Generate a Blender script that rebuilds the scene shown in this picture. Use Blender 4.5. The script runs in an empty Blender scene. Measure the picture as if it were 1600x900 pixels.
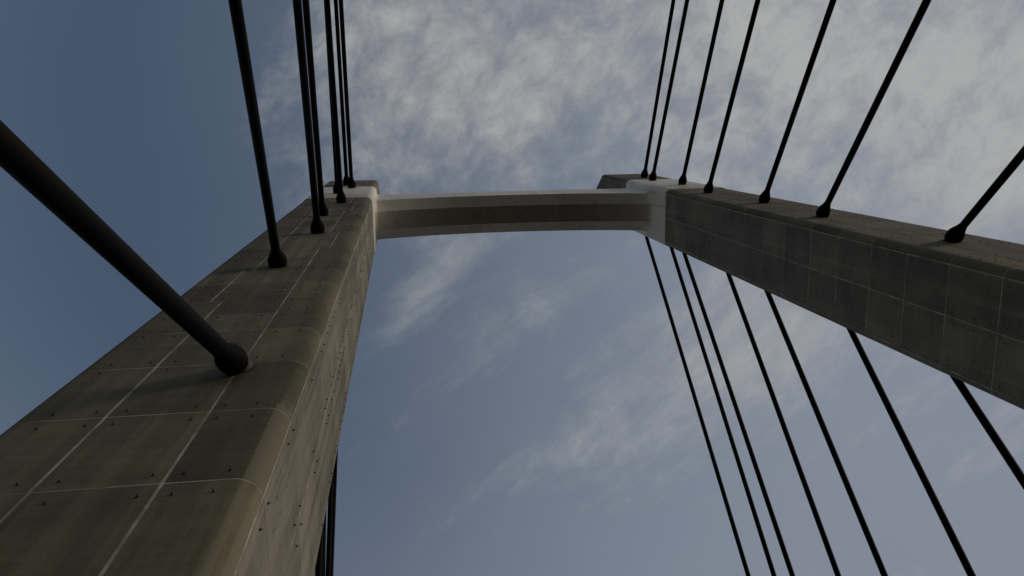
import bpy, math, random
from mathutils import Vector, Matrix

random.seed(7)
S = bpy.context.scene
R = math.radians
CAM_H = 1.6                      # eye height above the bridge deck (deck top is z = 0)

# ------------------------------------------------------------------ camera
cd = bpy.data.cameras.new('camera')
cam = bpy.data.objects.new('camera', cd)
S.collection.objects.link(cam)
cam.location = (0, 0, CAM_H)
cam.rotation_euler = (2.948846, 0.136374, 0.015926)
cd.sensor_width = 36.0
cd.lens = 1242.764 * 36.0 / 1600.0
cd.clip_start = 0.05
cd.clip_end = 20000
S.camera = cam

# ------------------------------------------------------------------ sun, exposure
SUN_EL, SUN_AZ = R(19), R(-13)   # azimuth measured from +X towards +Y
sd = Vector((math.cos(SUN_EL) * math.cos(SUN_AZ), math.cos(SUN_EL) * math.sin(SUN_AZ), math.sin(SUN_EL)))
sl = bpy.data.lights.new('sun', 'SUN')
sl.energy = 1.28
sl.angle = R(14)
sl.color = (1.0, 0.84, 0.66)
sun = bpy.data.objects.new('sun', sl)
S.collection.objects.link(sun)
sun.rotation_euler = sd.to_track_quat('Z', 'Y').to_euler()
sun.location = sd * 300
S.view_settings.view_transform = 'Standard'
S.view_settings.look = 'None'
S.view_settings.gamma = 1.0
S.view_settings.exposure = 0.0
S.view_settings.use_curve_mapping = False


# ------------------------------------------------------------------ node helpers
class N:
    def __init__(self, tree):
        self.t = tree

    def new(self, typ, **kw):
        n = self.t.nodes.new(typ)
        for k, v in kw.items():
            setattr(n, k, v)
        return n

    def put(self, sock, v):
        if hasattr(v, 'is_output'):
            self.t.links.new(v, sock)
        elif v is not None:
            sock.default_value = v

    def m(self, op, a, b=None, c=None, clamp=False):
        n = self.new('ShaderNodeMath', operation=op, use_clamp=clamp)
        for i, v in enumerate((a, b, c)):
            self.put(n.inputs[i], v)
        return n.outputs[0]

    def ss(self, v, a, b, lo=0.0, hi=1.0):
        n = self.new('ShaderNodeMapRange', interpolation_type='SMOOTHSTEP')
        for i, x in enumerate((v, a, b, lo, hi)):
            self.put(n.inputs[i], x)
        return n.outputs[0]

    def noise(self, vec, scale, detail=4.0, rough=0.55, dist=0.0):
        n = self.new('ShaderNodeTexNoise')
        self.put(n.inputs['Vector'], vec)
        n.inputs['Scale'].default_value = scale
        n.inputs['Detail'].default_value = detail
        n.inputs['Roughness'].default_value = rough
        n.inputs['Distortion'].default_value = dist
        return n.outputs['Fac']

    def mix(self, fac, a, b, mode='MIX'):
        n = self.new('ShaderNodeMix', data_type='RGBA', blend_type=mode)
        self.put(n.inputs[0], fac)
        self.put(n.inputs[6], a)
        self.put(n.inputs[7], b)
        return n.outputs[2]

    def xyz(self, x, y, z):
        n = self.new('ShaderNodeCombineXYZ')
        for i, v in enumerate((x, y, z)):
            self.put(n.inputs[i], v)
        return n.outputs[0]

    def sep(self, v):
        n = self.new('ShaderNodeSeparateXYZ')
        self.put(n.inputs[0], v)
        return n.outputs

    def mapping(self, vec, rot=(0, 0, 0), scale=(1, 1, 1), loc=(0, 0, 0)):
        n = self.new('ShaderNodeMapping')
        self.put(n.inputs[0], vec)
        n.inputs['Location'].default_value = loc
        n.inputs['Rotation'].default_value = rot
        n.inputs['Scale'].default_value = scale
        return n.outputs[0]


# ------------------------------------------------------------------ sky: Nishita air with a thin broken cloud layer
W = bpy.data.worlds.new('World')
S.world = W
W.use_nodes = True
wt = W.node_tree
wt.nodes.clear()
n = N(wt)
sky = n.new('ShaderNodeTexSky', sky_type='NISHITA', sun_disc=False)
sky.sun_elevation = SUN_EL
sky.sun_rotation = math.atan2(sd.x, sd.y)
sky.altitude = 50
sky.air_density = 1.0
sky.dust_density = 2.2
sky.ozone_density = 2.0
tc = n.new('ShaderNodeTexCoord')
dx, dy, dz = n.sep(tc.outputs['Generated'])
dzc = n.m('MAXIMUM', dz, 0.06)
u = n.m('DIVIDE', dx, dzc)
v = n.m('DIVIDE', dy, dzc)
P = n.xyz(u, v, 0.0)


def blob(cu, cv, ru, rv, ang):
    q = n.mapping(P, loc=(0, 0, 0))
    a, b = math.cos(ang), math.sin(ang)
    du = n.m('SUBTRACT', u, cu)
    dv = n.m('SUBTRACT', v, cv)
    e = n.m('DIVIDE', n.m('ADD', n.m('MULTIPLY', du, a), n.m('MULTIPLY', dv, b)), ru)
    f = n.m('DIVIDE', n.m('SUBTRACT', n.m('MULTIPLY', dv, a), n.m('MULTIPLY', du, b)), rv)
    r2 = n.m('ADD', n.m('MULTIPLY', e, e), n.m('MULTIPLY', f, f))
    return n.m('EXPONENT', n.m('MULTIPLY', r2, -1.0))


# wind direction rises to the right in view: (1, -0.65) in (u, v)
Ps = n.mapping(P, rot=(0, 0, R(34)), scale=(1.0, 1.0, 1.0))
warp = n.noise(n.mapping(P, loc=(3.1, 1.7, 0)), 3.0, 3.0, 0.5)


def warped(vec, k1, k2):
    w = n.new('ShaderNodeVectorMath', operation='ADD')
    wt.links.new(vec, w.inputs[0])
    wt.links.new(n.xyz(n.m('MULTIPLY', warp, k1), n.m('MULTIPLY', warp, k2), 0.0), w.inputs[1])
    return w.outputs[0]


Pw = warped(n.mapping(Ps, scale=(1.0, 1.35, 1.0)), 0.35, -0.25)
Pl = warped(n.mapping(Ps, scale=(1.0, 3.0, 1.0), loc=(1.3, 0.4, 0)), 0.25, -0.2)
big = n.noise(Pw, 2.6, 5.0, 0.55, 0.3)
mid = n.noise(Pw, 8.5, 8.0, 0.60, 0.25)
fine = n.noise(n.mapping(Ps, scale=(1.0, 1.25, 1.0), loc=(5, 2, 0)), 24.0, 8.0, 0.68, 0.3)
lbig = n.noise(Pl, 3.4, 6.0, 0.6, 0.3)
lfine = n.noise(n.mapping(Pl, scale=(1.0, 0.7, 1.0), loc=(2, 7, 0)), 17.0, 7.0, 0.66, 0.3)
tex_u = n.m('ADD', n.m('ADD', n.m('MULTIPLY', big, 0.46), n.m('MULTIPLY', mid, 0.38)), n.m('MULTIPLY', fine, 0.32))
tex_l = n.m('ADD', n.m('MULTIPLY', lbig, 0.66), n.m('MULTIPLY', lfine, 0.42))
lw = n.ss(v, 0.06, 0.17)
tex = n.m('ADD', n.m('MULTIPLY', tex_u, n.m('SUBTRACT', 1.0, lw)), n.m('MULTIPLY', tex_l, lw))
BL = [  # centre u, v, radii, angle, weight
    (0.40, -0.13, 0.66, 0.24, R(8), 0.22),
    (0.80, 0.02, 0.28, 0.24, 0.0, 0.12),
    (0.00, -0.08, 0.13, 0.12, R(40), 0.09),
    (0.10, -0.02, 0.16, 0.11, R(-40), 0.08),
    (-0.42, 0.10, 0.32, 0.50, 0.0, -0.20),
    (-0.24, -0.13, 0.11, 0.12, 0.0, -0.14),
    (0.04, 0.17, 0.15, 0.034, R(-45), 0.19),
    (0.17, 0.24, 0.20, 0.030, R(-34), 0.13),
    (0.32, 0.25, 0.16, 0.026, R(-26), 0.15),
    (0.29, 0.43, 0.26, 0.11, R(-36), 0.11),
    (0.40, 0.35, 0.20, 0.05, R(-36), 0.05),
    (0.50, 0.28, 0.20, 0.080, R(-24), 0.15),
    (0.16, 0.32, 0.30, 0.06, R(-32), -0.08),
    (0.30, 0.60, 0.60, 0.10, 0.0, -0.10),
    (0.23, 0.05, 0.08, 0.10, 0.0, -0.06),
]
cov = None
for (cu, cv, ru, rv, an, wgt) in BL:
    t_ = n.m('MULTIPLY', blob(cu, cv, ru, rv, an), wgt)
    cov = t_ if cov is None else n.m('ADD', cov, t_)
dens = n.m('ADD', tex, cov)
mask = n.ss(dens, 0.52, 0.94)
# thin milky veil that thickens towards the sun side, and towards the horizon all round
side_veil = n.ss(n.m('ADD', u, n.m('MULTIPLY', big, 0.25)), -0.25, 0.80)
low = n.ss(dz, 0.955, 0.68)
haze_low = n.ss(dz, 0.66, 0.25)
tone_in = n.m('ADD', n.m('ADD', n.m('MULTIPLY', mid, 0.44), n.m('MULTIPLY', big, 0.16)), n.m('MULTIPLY', fine, 0.42))
tone = n.ss(n.m('ADD', tone_in, n.m('MULTIPLY', n.ss(u, 0.1, 0.85), 0.17)), 0.36, 0.70, 0.0, 1.0)
ccol = n.mix(tone, (2.35, 2.50, 2.78, 1), (4.30, 4.32, 4.22, 1))
SKY_STRENGTH = 0.10
c_ = n.mix(0.16, sky.outputs[0], (1.2, 1.4, 1.2, 1))
c_ = n.mix(n.m('MULTIPLY', side_veil, 0.80), c_, (2.45, 2.78, 3.30, 1))
c_ = n.mix(n.m('MULTIPLY', low, 0.62), c_, (2.22, 2.48, 3.02, 1))
c_ = n.mix(n.m('MULTIPLY', haze_low, 0.90), c_, (1.80, 1.68, 1.42, 1))
opac = n.m('SUBTRACT', 0.86, n.m('MULTIPLY', lw, 0.18))     # the wisps are thinner than the bank
skyc = n.mix(n.m('MULTIPLY', mask, opac), c_, ccol)
bg = n.new('ShaderNodeBackground')
bg.inputs['Strength'].default_value = SKY_STRENGTH
wt.links.new(skyc, bg.inputs['Color'])
wo = n.new('ShaderNodeOutputWorld')
wt.links.new(bg.outputs[0], wo.inputs['Surface'])


# ------------------------------------------------------------------ materials
def material(name, rough=0.85):
    m = bpy.data.materials.new(name)
    m.use_nodes = True
    t = m.node_tree
    b = t.nodes['Principled BSDF']
    b.inputs['Roughness'].default_value = rough
    return m, N(t), b


def bump(nn, b, h, strength, dist):
    k = nn.new('ShaderNodeBump')
    k.inputs['Strength'].default_value = strength
    k.inputs['Distance'].default_value = dist
    nn.put(k.inputs['Height'], h)
    nn.put(b.inputs['Normal'], k.outputs[0])


def concrete(name, base, worn=False, cracked=False, runs=0.34, spread=0.60):
    m, k, b = material(name, 0.88)
    pos = k.new('ShaderNodeNewGeometry').outputs['Position']
    rnd = k.new('ShaderNodeObjectInfo').outputs['Random']
    px, py, pz = k.sep(pos)
    # board-wide tone of each cast panel, cloudy blotches, rain streaks, fine grain
    blot = k.noise(pos, 0.9, 6.0, 0.6, 0.4)
    streak = k.noise(k.mapping(pos, scale=(5.0, 5.0, 0.16)), 1.0, 5.0, 0.62, 0.25)
    broad = k.noise(k.mapping(pos, scale=(2.6, 2.6, 0.06), loc=(4, 1, 0)), 1.0, 4.0, 0.55, 0.15)
    horiz = k.noise(k.mapping(pos, scale=(0.7, 0.7, 9.0)), 1.0, 5.0, 0.65, 0.3)
    grain = k.noise(pos, 55.0, 5.0, 0.7)
    c0 = tuple(x * 0.50 for x in base) + (1,)
    c1 = tuple(x * 1.42 for x in base) + (1,)
    f = k.m('ADD', k.m('MULTIPLY', blot, 0.42), k.m('MULTIPLY', streak, runs))
    f = k.m('ADD', f, k.m('MULTIPLY', horiz, 0.16))
    f = k.m('ADD', f, k.m('MULTIPLY', grain, 0.10))
    f = k.ss(f, 0.17 + runs / 2, 0.51 + runs / 2)
    col = k.mix(f, c0, c1)
    col = k.mix(k.ss(broad, 0.50, 0.64, 0.0, 0.62 if runs > 0.2 else 0.2), col, tuple(x * 0.46 for x in base) + (1,))
    col = k.mix(k.ss(broad, 0.46, 0.34, 0.0, 0.35), col, tuple(x * 1.7 for x in base) + (1,))
    tone = k.m('ADD', 1.0 - spread / 2, k.m('MULTIPLY', rnd, spread))
    col = k.mix(1.0, col, k.xyz(tone, tone, tone), 'MULTIPLY')
    # dark blow holes and pale lime runs
    vo = k.new('ShaderNodeTexVoronoi', feature='F1')
    k.put(vo.inputs['Vector'], pos)
    vo.inputs['Scale'].default_value = 9.0
    hole = k.m('MULTIPLY', k.ss(vo.outputs['Distance'], 0.05, 0.02), k.ss(blot, 0.5, 0.6))
    col = k.mix(k.m('MULTIPLY', hole, 0.6), col, (0.02, 0.019, 0.017, 1))
    lime = k.m('MULTIPLY', k.ss(streak, 0.60, 0.72), k.ss(k.noise(pos, 1.7, 3.0), 0.55, 0.68))
    col = k.mix(k.m('MULTIPLY', lime, 0.45), col, tuple(min(0.5, x * 2.1) for x in base) + (1,))
    if cracked:
        cr = k.noise(k.mapping(pos, scale=(1.6, 1.6, 0.42), loc=(0.3, 0.7, 0.2)), 1.0, 3.0, 0.6, 0.5)
        line = k.ss(k.m('ABSOLUTE', k.m('SUBTRACT', cr, 0.5)), 0.0045, 0.0015)
        line = k.m('MULTIPLY', line, k.ss(k.noise(pos, 0.8, 2.0), 0.45, 0.55))
        col = k.mix(k.m('MULTIPLY', line, 0.6), col, (0.03, 0.028, 0.022, 1))
        pale = k.noise(k.mapping(pos, scale=(6.5, 6.5, 0.30), loc=(2, 3, 1)), 1.0, 4.0, 0.6, 0.4)
        col = k.mix(k.ss(pale, 0.50, 0.66, 0.0, 0.5), col, tuple(x * 1.55 for x in base) + (1,))
    if worn:
        # rounded arris of the near leg: skin of the concrete scraped off, aggregate showing
        edge = k.noise(pos, 16.0, 5.0, 0.7)
        ex = k.m('ADD', px, k.m('MULTIPLY', k.m('SUBTRACT', edge, 0.5), 0.035))

        def band(x0, x1):
            return k.m('MULTIPLY', k.ss(ex, x0, x0 + 0.006), k.ss(ex, x1, x1 - 0.006))
        upper = k.m('MULTIPLY', band(-1.262, -1.09), k.m('MULTIPLY', k.ss(pz, 7.285, 7.295), k.ss(k.m('ADD', pz, k.m('MULTIPLY', edge, 0.8)), 9.5, 9.3)))
        lower = k.m('MULTIPLY', k.m('MAXIMUM', band(-1.262, -1.205), band(-1.165, -1.09)), k.ss(pz, 7.29, 7.28))
        patch = k.ss(k.noise(k.mapping(pos, scale=(3, 3, 0.6), loc=(0, 0, 2.2)), 1.0, 4.0), 0.34, 0.42, 0.35, 1.0)
        agg = k.noise(pos, 90.0, 3.0, 0.8)
        wc = k.mix(agg, (0.13, 0.115, 0.08, 1), (0.25, 0.225, 0.165, 1))
        wm = k.m('MULTIPLY', k.m('MAXIMUM', upper, lower), k.m('MULTIPLY', patch, 0.6))
        col = k.mix(wm, col, wc)
    k.put(b.inputs['Base Color'], col)
    h = k.m('ADD', k.m('MULTIPLY', grain, 0.5), k.m('ADD', k.m('MULTIPLY', horiz, 0.5), k.m('MULTIPLY', k.noise(pos, 6.0, 4.0), 1.2)))
    bump(k, b, h, 0.35, 0.012)
    return m


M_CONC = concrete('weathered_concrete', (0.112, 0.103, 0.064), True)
M_CONC_SIDE = concrete('side_face_concrete', (0.168, 0.158, 0.127), False, True)  # side panels: paler and greyer base than the front panels
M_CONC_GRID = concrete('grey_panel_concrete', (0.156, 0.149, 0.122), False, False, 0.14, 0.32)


def grout():
    m, k, b = material('pale_joint_mortar', 0.9)
    pos = k.new('ShaderNodeNewGeometry').outputs['Position']
    f = k.noise(pos, 2.2, 7.0, 0.7)
    k.put(b.inputs['Base Color'], k.mix(k.ss(f, 0.35, 0.65), (0.20, 0.188, 0.15, 1), (0.52, 0.49, 0.42, 1)))
    bump(k, b, k.noise(pos, 70, 3), 0.3, 0.004)
    return m


M_GROUT = grout()


def white_paint():
    m, k, b = material('white_painted_concrete', 0.55)
    pos = k.new('ShaderNodeNewGeometry').outputs['Position']
    blot = k.noise(pos, 0.8, 5.0, 0.6, 0.3)
    st = k.noise(k.mapping(pos, scale=(4.5, 4.5, 0.35)), 1.0, 5.0, 0.6, 0.2)
    col = k.mix(k.ss(blot, 0.35, 0.7), (0.77, 0.755, 0.70, 1), (0.83, 0.82, 0.775, 1))
    col = k.mix(k.ss(st, 0.54, 0.72, 0.0, 0.6), col, (0.36, 0.34, 0.30, 1))
    px, py, pz = k.sep(pos)
    wn = k.new('ShaderNodeTexWhiteNoise', noise_dimensions='1D')
    k.put(wn.inputs['W'], k.m('FLOOR', k.m('MULTIPLY', px, 0.62)))
    step = k.m('ADD', 0.90, k.m('MULTIPLY', wn.outputs['Value'], 0.12))
    col = k.mix(1.0, col, k.xyz(step, step, step), 'MULTIPLY')
    k.put(b.inputs['Base Color'], col)
    bump(k, b, k.noise(pos, 12, 4), 0.12, 0.006)
    return m


M_WHITE = white_paint()


def plain(name, c, rough, metal=0.0, var=0.25, scale=6.0, spec=0.5):
    m, k, b = material(name, rough)
    pos = k.new('ShaderNodeNewGeometry').outputs['Position']
    f = k.noise(pos, scale, 5.0, 0.6)
    k.put(b.inputs['Base Color'], k.mix(f, tuple(x * (1 - var) for x in c) + (1,), tuple(x * (1 + var) for x in c) + (1,)))
    b.inputs['Metallic'].default_value = metal
    b.inputs['Specular IOR Level'].default_value = spec
    bump(k, b, k.noise(pos, scale * 8, 3), 0.1, 0.003)
    return m


M_CABLE = plain('black_cable_sheath', (0.003, 0.003, 0.003), 0.65, spec=0.06)
M_SOCKET = plain('black_rubber_socket', (0.002, 0.002, 0.002), 0.7, spec=0.06)
M_PIPE = plain('grey_guide_pipe', (0.06, 0.055, 0.043), 0.9)
M_BOLT = plain('rusted_tie_stub', (0.012, 0.010, 0.008), 0.8)
M_ROAD = plain('asphalt', (0.04, 0.039, 0.036), 0.9, scale=3.0)
M_DECK = plain('deck_concrete', (0.045, 0.043, 0.036), 0.9, scale=2.0)
M_LINE = plain('road_paint', (0.7, 0.7, 0.68), 0.7)


M_GROUND = plain('dark_matte_ground', (0.017, 0.017, 0.011), 1.0, var=0.4, scale=0.05, spec=0.0)  # unseen ground, made dark and matte to cut light bounced up to the beam


# ------------------------------------------------------------------ mesh helpers
def mesh_obj(name, verts, faces, mat, parent=None, smooth=None):
    me = bpy.data.meshes.new(name)
    me.from_pydata([tuple(p) for p in verts], [], faces)
    me.materials.append(mat)
    if smooth is True:
        me.polygons.foreach_set('use_smooth', [True] * len(me.polygons))
    elif smooth:
        me.polygons.foreach_set('use_smooth', [i in smooth for i in range(len(me.polygons))])
    me.update()
    o = bpy.data.objects.new(name, me)
    S.collection.objects.link(o)
    o.parent = parent
    return o


def empty(name, loc, label, cat, group=None):
    o = bpy.data.objects.new(name, None)
    o.empty_display_size = 0.5
    S.collection.objects.link(o)
    o.location = loc
    o['label'] = label
    o['category'] = cat
    if group:
        o['group'] = group
    return o


def keep(o, parent):
    """parent while the mesh stays in world coordinates"""
    o.parent = parent
    o.matrix_parent_inverse = Matrix.Translation(-Vector(parent['origin'])) if 'origin' in parent else Matrix()
    return o


def box(x0, x1, y0, y1, z0, z1):
    vs = [(x, y, z) for z in (z0, z1) for y in (y0, y1) for x in (x0, x1)]
    fs = [(0, 2, 3, 1), (4, 5, 7, 6), (0, 1, 5, 4), (2, 6, 7, 3), (0, 4, 6, 2), (1, 3, 7, 5)]
    return vs, fs


def structure(name, verts, faces, mat):
    o = mesh_obj(name, verts, faces, mat)
    o['kind'] = 'structure'
    return o


# ------------------------------------------------------------------ setting: low ground, deck, road
structure('ground', [(-9000, -9000, -14), (9000, -9000, -14), (9000, 9000, -14), (-9000, 9000, -14)], [(0, 1, 2, 3)], M_GROUND)
DX0, DX1 = -1.06, 10.05
structure('bridge_deck', *box(DX0, DX1, -160, 160, -1.1, -0.004), M_DECK)
structure('road', [(1.0, -160, 0.002), (8.0, -160, 0.002), (8.0, 160, 0.002), (1.0, 160, 0.002)], [(0, 1, 2, 3)], M_ROAD)
vs, fs = box(0.75, 1.0, -160, 160, -0.003, 0.12)
structure('kerb', vs, fs, M_DECK)
vs, fs = box(8.0, 8.25, -160, 160, -0.003, 0.12)
structure('kerb', vs, fs, M_DECK)
vs, fs = [], []
for i in range(-26, 27):
    y = i * 6.0
    b0 = len(vs)
    vs += [(4.44, y, 0.006), (4.56, y, 0.006), (4.56, y + 3, 0.006), (4.44, y + 3, 0.006)]
    fs.append((b0, b0 + 1, b0 + 2, b0 + 3))
structure('road_marking', vs, fs, M_LINE)
for sx in (-1, 1):      # outrigger edge beams that carry the back stays
    a, b_ = (-3.9, DX0 - 0.004) if sx < 0 else (DX1 + 0.004, 12.9)
    vs, fs = box(a, b_, 12, 40, -1.0, -0.006)
    structure('edge_beam', vs, fs, M_DECK)
    vs, fs = box(a, b_, -9, -2, -1.0, -0.006)
    structure('edge_beam', vs, fs, M_DECK)

# ------------------------------------------------------------------ pylon geometry (left-leg coordinates, z above eye level)
XC2 = 2 * 4.495102
RX, RY = 0.21, 0.165


def sec(z):
    xi = -1.11045 - 0.002227 * z
    xo = xi - (2.47416 + 0.000471 * z)
    yf = 2.5 - 0.005186 * z
    yb = yf + 2.40769 - 0.006028 * z
    return xi, xo, yf, yb


def arc(cx, cy, a0, a1, nseg=7):
    return [(cx + RX * math.cos(a0 + (a1 - a0) * i / nseg), cy + RY * math.sin(a0 + (a1 - a0) * i / nseg),
             math.cos(a0 + (a1 - a0) * i / nseg), math.sin(a0 + (a1 - a0) * i / nseg)) for i in range(nseg + 1)]


HP = math.pi / 2


def perimeter(z, nseg=7):
    """closed outline with outward normals, counter-clockwise seen from above, starting at the front outer arc"""
    xi, xo, yf, yb = sec(z)
    p = []
    p += arc(xo + RX, yf + RY, 2 * HP, 3 * HP, nseg)
    p += arc(xi - RX, yf + RY, 3 * HP, 4 * HP, nseg)
    p += arc(xi - RX, yb - RY, 0, HP, nseg)
    p += arc(xo + RX, yb - RY, HP, 2 * HP, nseg)
    return p


def side_x(x, side):
    return x if side < 0 else XC2 - x


def top_z(y):
    return 40.5 + max(0.0, y - 2.45) * 1.75


def world(x, y, z, side):
    return Vector((side_x(x, side), y, z + CAM_H))


def loft(outline_fn, zs, side, off, close=True):
    rings = []
    for z in zs:
        rings.append([world(x + nx * off, y + ny * off, z, side) for (x, y, nx, ny) in outline_fn(z)])
    vs = [p for r in rings for p in r]
    k = len(rings[0])
    fs = []
    for i in range(len(rings) - 1):
        for j in range(k if close else k - 1):
            a, b = i * k + j, i * k + (j + 1) % k
            q = (a, b, b + k, a + k)
            fs.append(q if side < 0 else q[::-1])
    return vs, fs, k


pylon = empty('bridge_pylon', (XC2 / 2, 3.6, 0), 'tall concrete bridge pylon with two panelled legs joined by a white crossbeam', 'bridge pylon')
pylon['origin'] = tuple(pylon.location)


def part(name, vs, fs, mat, parent=None, smooth=None):
    """mesh in world coordinates; local to the pylon empty (no rotation)"""
    parent = parent or pylon
    o = mesh_obj(name, [Vector(p) - pylon.location for p in vs], fs, mat, parent, smooth)
    return o


def leg_core(side):
    zs = [-15.0, 0.0, 10.0, 20.0, 30.0, 36.0, 39.0]
    vs, fs, k = loft(perimeter, zs, side, 0.0)
    # slanted crown
    base = len(vs)
    for (x, y, nx, ny) in perimeter(40.0):
        vs.append(world(x, y, top_z(y) - 0.03, side))
    last = base - k
    for j in range(k):
        q = (last + j, last + (j + 1) % k, base + (j + 1) % k, base + j)
        fs.append(q if side < 0 else q[::-1])
    cap = tuple(range(base, base + k))
    fs.append(cap if side < 0 else cap[::-1])
    o = part('pylon_leg', vs, fs, M_GROUT)
    o['label'] = ('near pylon leg at the left, its front full of pale joints' if side < 0 else 'far pylon leg at the right, running out of frame')
    return o


LEG = {s: leg_core(s) for s in (-1, 1)}

# every panel is a strip of outline between two positions on the perimeter, between two joints
JZ = [2.63, 4.16, 5.69, 7.21, 8.75, 10.28, 11.21, 12.15, 13.52, 14.81, 16.08, 17.42, 18.72, 20.12, 21.4, 22.7, 24.0, 25.3, 26.6, 27.85, 28.95, 30.05]
JTOP = [35.74, 37.2, 38.8, 40.4]


def bx(z):
    if 12.15 <= z < 14.81: return -2.93
    if z > 35: return -2.78
    return -2.70 - 0.0042 * z


def cx(z):
    if 17.42 <= z < 20.12: return -1.62
    if 25.3 <= z < 27.85: return -1.645
    if 35 < z < 37.2: return -1.98
    if z >= 37.2: return -1.68
    return -1.815 - 0.0012 * z


def path(col, z, zm, g):
    """points (x, y, nx, ny) of one column at height z; zm picks the joint position, g is half the joint width"""
    xi, xo, yf, yb = sec(z)
    xb, xc = bx(zm), cx(zm)
    ym = (yf + yb) / 2 - 0.02
    if col == 'outer':
        a = arc(xo + RX, yf + RY, 2 * HP, 3 * HP)
        a[0] = (a[0][0], a[0][1], a[0][2], a[0][3])
        return a + [(xb - g, yf, 0, -1)]
    if col == 'middle':
        return [(xb + g, yf, 0, -1), ((xb + xc) / 2, yf, 0, -1), (xc - g, yf, 0, -1)]
    if col == 'corner':
        return [(xc + g, yf, 0, -1)] + arc(xi - RX, yf + RY, 3 * HP, 4 * HP)[:-1] + [(xi, yf + RY - g * 0.7, 1, 0)]
    if col == 'side_front':
        return [(xi, yf + RY + g * 0.7, 1, 0), (xi, ym - g * 0.7, 1, 0)]
    if col == 'side_back':
        return [(xi, ym + g * 0.7, 1, 0), (xi, yb - RY - g * 0.7, 1, 0)]
    if col == 'back_corner':
        return [(xi, yb - RY + g * 0.7, 1, 0)] + arc(xi - RX, yb - RY, 0, HP)[1:] + [((xi + xo) / 2, yb, 0, 1)]
    if col == 'rear':
        return [((xi + xo) / 2 - 0.01, yb, 0, 1)] + arc(xo + RX, yb - RY, HP, 2 * HP) + [(xo, (yf + yb) / 2, -1, 0)]
    if col == 'outer_face':
        return [(xo, (yf + yb) / 2 - 0.01, -1, 0), (xo, yf + RY + g, -1, 0)]


def panel_geo(col, z0, z1, side, gv, gh, proud, vs, fs, sm):
    zm = (z0 + z1) / 2
    za, zb = z0 + gh / 2, z1 - gh / 2
    p0, p1 = path(col, za, zm, gv / 2), path(col, zb, zm, gv / 2)
    k = len(p0)
    crown = z1 > 40.3

    def pt(p, z, off):
        x, y, nx, ny = p
        zz = min(z, top_z(y)) if not crown or z < 40 else top_z(y)
        return world(x + nx * off, y + ny * off, zz, side)
    lo_o = [pt(p, za, proud) for p in p0]
    hi_o = [pt(p, zb, proud) for p in p1]
    lo_i = [pt(p, za, -0.012) for p in p0]
    hi_i = [pt(p, zb, -0.012) for p in p1]

    def add(vv, f, smooth=False):
        b = len(vs)
        vs.extend(vv)
        for q in f:
            q = tuple(b + i for i in q)
            if smooth:
                sm.add(len(fs))
            fs.append(q if side < 0 else q[::-1])
    add(lo_o + hi_o, [(i, i + 1, k + i + 1, k + i) for i in range(k - 1)], True)
    add(lo_i + lo_o, [(i, i + 1, k + i + 1, k + i) for i in range(k - 1)])
    add(hi_o + hi_i, [(i, i + 1, k + i + 1, k + i) for i in range(k - 1)])
    add([lo_i[0], lo_o[0], hi_o[0], hi_i[0]], [(0, 1, 2, 3)])
    add([lo_o[-1], lo_i[-1], hi_i[-1], hi_o[-1]], [(0, 1, 2, 3)])


VISIBLE = ('outer', 'middle', 'corner', 'side_front', 'side_back', 'back_corner')
for side in (-1, 1):
    rest = ([], [], set())
    rows = list(zip(JZ[:-1], JZ[1:])) + list(zip(JTOP[:-1], JTOP[1:]))
    rows = [(-14.0, -1.62), (-1.62, 0.9), (0.9, JZ[0])] + rows
    for (z0, z1) in rows:
        for col in VISIBLE + ('rear', 'outer_face'):
            seen = col in VISIBLE and z0 > (2.0 if side < 0 else 8.5)
            if side > 0 and z0 > 35 and col == 'outer':
                seen = True
            if col == 'back_corner' and (side < 0 or z0 > 35):
                seen = False
            # mortar width: wide near the foot, hairline higher up; the near leg's side joints are tight
            gv = 0.028 if col in ('outer', 'middle', 'corner') else 0.032
            gh = 0.018 if z0 < 11 else 0.014
            if col in ('side_front', 'side_back', 'back_corner'):
                gh = 0.004 if side < 0 else (0.022 if z0 < 21 else 0.010)
            if side > 0 and col in ('corner',):
                gh = 0.016 if z0 < 20 else 0.008
            spans = [(z0, z1)]
            if col == 'middle' and abs(z0 - 12.15) < 0.01:
                spans = [(z0, 12.88), (12.88, z1)]
            for (a, b) in spans:
                proud = 0.0011 + random.uniform(-0.0005, 0.0010)
                if seen:
                    vs, fs, sm = [], [], set()
                    panel_geo(col, a, b, side, gv, gh, proud, vs, fs, sm)
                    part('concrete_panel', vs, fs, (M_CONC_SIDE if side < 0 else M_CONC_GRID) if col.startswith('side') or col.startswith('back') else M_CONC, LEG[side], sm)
                else:
                    panel_geo(col, a, b, side, gv, gh, proud, *rest)
    o = part('rear_cladding', rest[0], rest[1], M_CONC, LEG[side], rest[2])
    o['kind'] = 'stuff'

# ---- white collar round each leg
ZC0, ZC1 = 30.07, 35.72
for side in (-1, 1):
    prof = [(ZC0, -0.02), (ZC0, 0.012), (ZC0 + 0.03, 0.026), (ZC1 - 0.03, 0.026), (ZC1, 0.012), (ZC1, -0.02)]
    rings = []
    for (z, off) in prof:
        rings.append([world(x + nx * off, y + ny * off, z, side) for (x, y, nx, ny) in perimeter(z, 9)])
    k = len(rings[0])
    vs = [p for r in rings for p in r]
    fs = []
    for i in range(len(rings) - 1):
        for j in range(k):
            a, b = i * k + j, i * k + (j + 1) % k
            q = (a, b, b + k, a + k)
            fs.append(q if side < 0 else q[::-1])
    o = part('collar', vs, fs, M_WHITE, LEG[side], set(range(2 * k, 3 * k)))
    o['label'] = 'white painted band round the leg where the crossbeam joins'

# ---- crossbeam: chamfered underside, slightly arched, flaring into the collars
BX0, BX1 = sec(33)[0] + 0.02, XC2 - sec(33)[0] - 0.02
YC = 3.435
FR = 0.16       # fillet where the beam meets the collars


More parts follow.
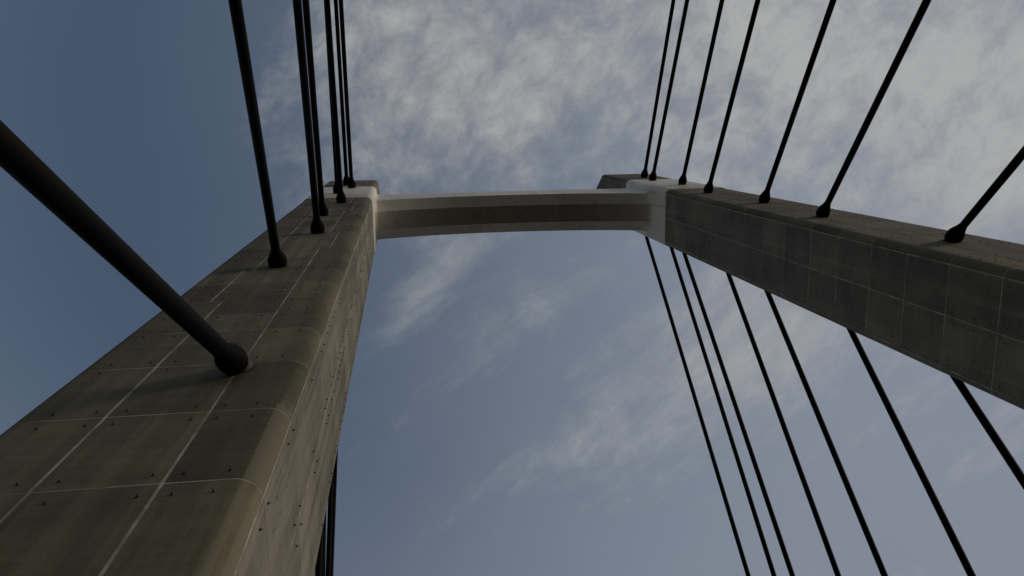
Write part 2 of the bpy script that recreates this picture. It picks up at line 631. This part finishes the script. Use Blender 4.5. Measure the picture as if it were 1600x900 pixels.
def beam_section(x):
    t = (x - (BX0 + BX1) / 2) / ((BX1 - BX0) / 2)
    z2 = 33.08 - 1.12 * t * t * (0.75 + 0.25 * t * t)
    ztop = 35.62 - 0.22 * t * t
    s = min(x - BX0, BX1 - x)
    e = 0.0
    if s < FR:
        e = FR - math.sqrt(max(0.0, FR ** 2 - (FR - s) ** 2))
        e *= 0.75
    hw, fw, ch = 0.785 + e, 0.365 + e * 0.55, 0.37
    z2 -= e * 0.9
    pts = [(-hw, ztop), (-hw, z2 + ch), (-fw, z2), (fw, z2), (hw, z2 + ch), (hw, ztop)]
    return [Vector((x, YC + a, b + CAM_H)) for a, b in pts]


xs = sorted(set([BX0 + FR * (1 - math.cos(HP * i / 8)) for i in range(9)] + [BX1 - FR * (1 - math.cos(HP * i / 8)) for i in range(9)]
               + [BX0 + FR + (BX1 - BX0 - 2 * FR) * i / 28 for i in range(29)]))
vs, fs, sm = [], [], set()
secs = [beam_section(x) for x in xs]
for e in range(6):          # one separate strip for each long face, so that arrises stay crisp
    b0 = len(vs)
    for sct in secs:
        vs += [sct[e], sct[(e + 1) % 6]]
    for i in range(len(secs) - 1):
        a = b0 + 2 * i
        sm.add(len(fs))
        fs.append((a, a + 1, a + 3, a + 2))
cb = part('crossbeam', vs, fs, M_WHITE, None, sm)
cb['label'] = 'white arched crossbeam with chamfered underside spanning between the legs'

# ---- form-tie stubs left in the concrete, in pairs beside the joints
def bolt_mesh():
    vs, fs = [], []
    rings = [(0.0145, 0.0), (0.013, 0.005), (0.0065, 0.007), (0.005, 0.019), (0.002, 0.022)]
    k = 5
    for r, h in rings:
        for i in range(k):
            a = 2 * math.pi * i / k
            vs.append((r * math.cos(a), r * math.sin(a), h))
    for i in range(len(rings) - 1):
        for j in range(k):
            a, b = i * k + j, i * k + (j + 1) % k
            fs.append((a, b, b + k, a + k))
    me = bpy.data.meshes.new('tie_bolt')
    me.from_pydata(vs, [], fs)
    me.materials.append(M_BOLT)
    return me


BOLT = bolt_mesh()
bolts = []       # (distance, position, normal, side)


def add_bolt(x, y, z, nx, ny, side):
    p = world(x + nx * 0.002, y + ny * 0.002, z, side)
    nrm = Vector((nx if side < 0 else -nx, ny, 0))
    nrm = (nrm + Vector((random.uniform(-.12, .12), random.uniform(-.12, .12), random.uniform(-.05, .3)))).normalized()
    bolts.append(((p - cam.location).length, p, nrm, side))


for side in (-1, 1):
    for jz in [z for z in JZ if z > (3 if side < 0 else 9)] + [12.88]:
        for dz_ in (-0.17, 0.15):
            z = jz + dz_ + random.uniform(-0.04, 0.04)
            if z > 29.9:
                continue
            xi, xo, yf, yb = sec(z)
            xb, xc = bx(jz + dz_), cx(jz + dz_)
            for x in (xo + 0.35, xb - 0.13, xb + 0.16, xc - 0.14, xc + 0.13, xc + 0.42):
                if x > xi - RX - 0.03 or random.random() < 0.06:
                    continue
                add_bolt(x + random.uniform(-0.035, 0.035), yf, z, 0, -1, side)
            ym = (yf + yb) / 2 - 0.02
            for y in (yf + RY + 0.12, ym - 0.11, ym + 0.11, yb - RY - 0.10):
                if random.random() < 0.1:
                    continue
                add_bolt(xi, y + random.uniform(-0.02, 0.02), z + random.uniform(-0.04, 0.04), 1, 0, side)
bolts.sort(key=lambda b: b[0])
far = {-1: ([], []), 1: ([], [])}
for i, (d, p, nrm, side) in enumerate(bolts):
    rot = nrm.to_track_quat('Z', 'Y')
    if i < 290:
        o = bpy.data.objects.new('tie_bolt', BOLT)
        S.collection.objects.link(o)
        o.parent = LEG[side]
        o.location = p - pylon.location
        o.rotation_euler = rot.to_euler()
    else:
        vs, fs = far[side]
        b0 = len(vs)
        vs += [p + rot @ v_.co for v_ in BOLT.vertices]
        fs += [tuple(b0 + i_ for i_ in f.vertices) for f in BOLT.polygons]
for side in (-1, 1):
    if far[side][0]:
        o = part('tie_bolts', far[side][0], far[side][1], M_BOLT, LEG[side])
        o['kind'] = 'stuff'

# ------------------------------------------------------------------ stay cables
CR = 0.081


def lathe(axis_o, axis_d, prof, nseg=20):
    d = axis_d.normalized()
    a = d.orthogonal().normalized()
    b = d.cross(a)
    vs, fs = [], []
    for (t, r) in prof:
        for i in range(nseg):
            an = 2 * math.pi * i / nseg
            vs.append(axis_o + d * t + (a * math.cos(an) + b * math.sin(an)) * r)
    for i in range(len(prof) - 1):
        for j in range(nseg):
            p, q = i * nseg + j, i * nseg + (j + 1) % nseg
            fs.append((p, q, q + nseg, p + nseg))
    fs.append(tuple(range(nseg))[::-1])
    fs.append(tuple(range((len(prof) - 1) * nseg, len(prof) * nseg)))
    return vs, fs


def stay(head, foot, label, group, pipe=0.10, CR=CR, k=1.0):
    """head: where the axis meets the leg face; foot: deck anchor (world coordinates)"""
    head, foot = Vector(head), Vector(foot)
    root = empty('stay_cable', foot, label, 'stay cable', group)

    def put(name, vs, fs, mat, parent):
        return mesh_obj(name, [p - foot for p in vs], fs, mat, parent, True)
    d = (foot - head).normalized()
    fn = Vector((0, -1 if foot.y < head.y else 1, 0))     # outward normal of the leg face
    L = (foot - head).length
    sheath = put('sheath', *lathe(head, d, [(pipe + 0.3, CR), (L * 0.25, CR), (L * 0.5, CR), (L - 0.9, CR)], 24), M_CABLE, root)
    p = pipe
    sock = put('socket', *lathe(head, d, [(p, 0.10), (p, 0.148 * k), (p + 0.025, 0.165 * k), (p + 0.11, 0.176 * k), (p + 0.19, 0.170 * k), (p + 0.27, 0.146 * k),
                                         (p + 0.35, 0.116 * k), (p + 0.41, 0.097), (p + 0.43, 0.097), (p + 0.48, 0.082)], 28), M_SOCKET, root)
    put('recess_shade_ring', *lathe(head, fn, [(-0.02, 0.19), (0.012, 0.19), (0.016, 0.185), (0.016, 0.10)], 24), M_BOLT, root)  # dark ring added to stand in for the shadowed recess round the pipe
    put('guide_pipe', *lathe(head, d, [(-0.3, 0.125), (p * 0.5, 0.125), (p + 0.02, 0.125)], 24), M_PIPE, root)
    put('deck_socket', *lathe(foot, -d, [(-0.25, 0.15), (0.15, 0.15), (0.8, 0.13), (1.0, 0.09)], 16), M_SOCKET, root)
    return root


ORD = ['lowest', 'second lowest', 'third lowest', 'fourth lowest', 'fifth lowest', 'third highest', 'second highest', 'highest']
# front stays: |x| offset beyond the symmetric datum, height of the head, sideways run per metre forward, drop per metre forward
FRONT = [(1.805, 8.54, 0.19, 1.47), (2.389, 15.23, -0.0925, 1.043), (2.138, 20.08, -0.0703, 0.877), (2.40, 24.17, -0.0586, 0.755),
         (2.143, 28.25, -0.0383, 0.677), (2.58, 32.24, -0.055, 0.69), (2.188, 35.05, -0.038, 0.671), (2.552, 37.48, -0.0363, 0.607)]
for side in (-1, 1):
    for i, (off, z, dx_, dz_) in enumerate(FRONT):
        if side > 0 and i == 0:
            continue         # stands outside the frame
        yf = sec(z)[2] - (0.026 if ZC0 < z < ZC1 else 0)
        run = (z + CAM_H) / dz_
        h = (side_x(-off, side), yf, z + CAM_H)
        f = (side_x(-(off + dx_ * run), side), yf - run, 0.0)
        if side < 0:
            lab = ['thick black stay cable sweeping across the left edge to a low ball socket',
                   'black stay cable alone at upper left, second lowest socket on the left leg front',
                   'black stay cable, left and nearer of the touching pair on the left leg front',
                   'black stay cable, right and farther of the touching pair on the left leg front',
                   'black stay cable whose socket sits just below the white collar of the left leg',
                   'black stay cable hidden behind another, socket low on the left white collar',
                   'black stay cable, right one of the two topmost thin cables of the left leg',
                   'black stay cable, left one of the two topmost thin cables of the left leg'][i]
        else:
            lab = ['', 'black stay cable at the far right edge, lowest socket seen on the right leg front',
                   'black stay cable above the right leg, second from the right edge',
                   'black stay cable above the right leg, third from the right edge',
                   'black stay cable whose socket sits just below the white collar of the right leg',
                   'black stay cable with its socket in the middle of the right white collar front',
                   'black stay cable above the right leg, second from the crossbeam side',
                   'black stay cable above the right leg, nearest to the crossbeam, topmost socket'][i]
        stay(h, f, lab, 'stay cables rising from the pylon fronts', 0.20 if i == 0 else 0.05, 0.094 if i == 0 else CR, 0.9 if i == 0 else 1.0)
# back stays
BACK_R = [(2.278, 15.23, 16.16, 2.4), (2.701, 20.08, 21.32, 2.4), (2.382, 24.17, 25.72, 2.4), (2.727, 28.25, 29.35, 2.4),
          (2.514, 32.24, 32.33, 2.4), (2.86, 35.05, 34.74, 2.4), (2.497, 37.48, 36.65, 2.4)]
BACK_L = [(2.382, 24.17, 25.72, 2.23), (2.727, 28.25, 29.35, 2.16), (2.86, 35.05, 34.74, 2.96), (2.8, 37.48, 36.65, 3.32)]
POS_L = ['nearest to the concrete', 'second from the concrete', 'third from the concrete', 'farthest from the concrete']
POS = ['at the right edge of the picture', 'second from the right edge', 'third from the right edge', 'middle one of seven',
       'third from the crossbeam', 'second from the crossbeam', 'nearest to the crossbeam']
for i, (off, z, yd, xo_) in enumerate(BACK_R):
    yb = sec(z)[3]
    stay((side_x(-off, 1), yb, z + CAM_H), (side_x(-xo_, 1), yd, 0.0), 'black stay cable descending behind the right leg, ' + POS[i], 'stay cables descending behind the pylon')
for i, (off, z, yd, xo_) in enumerate(BACK_L):
    yb = sec(z)[3]
    stay((-off, yb, z + CAM_H), (-xo_, yd, 0.0), 'black stay cable in the bundle behind the left leg, ' + POS_L[i], 'stay cables descending behind the left leg')
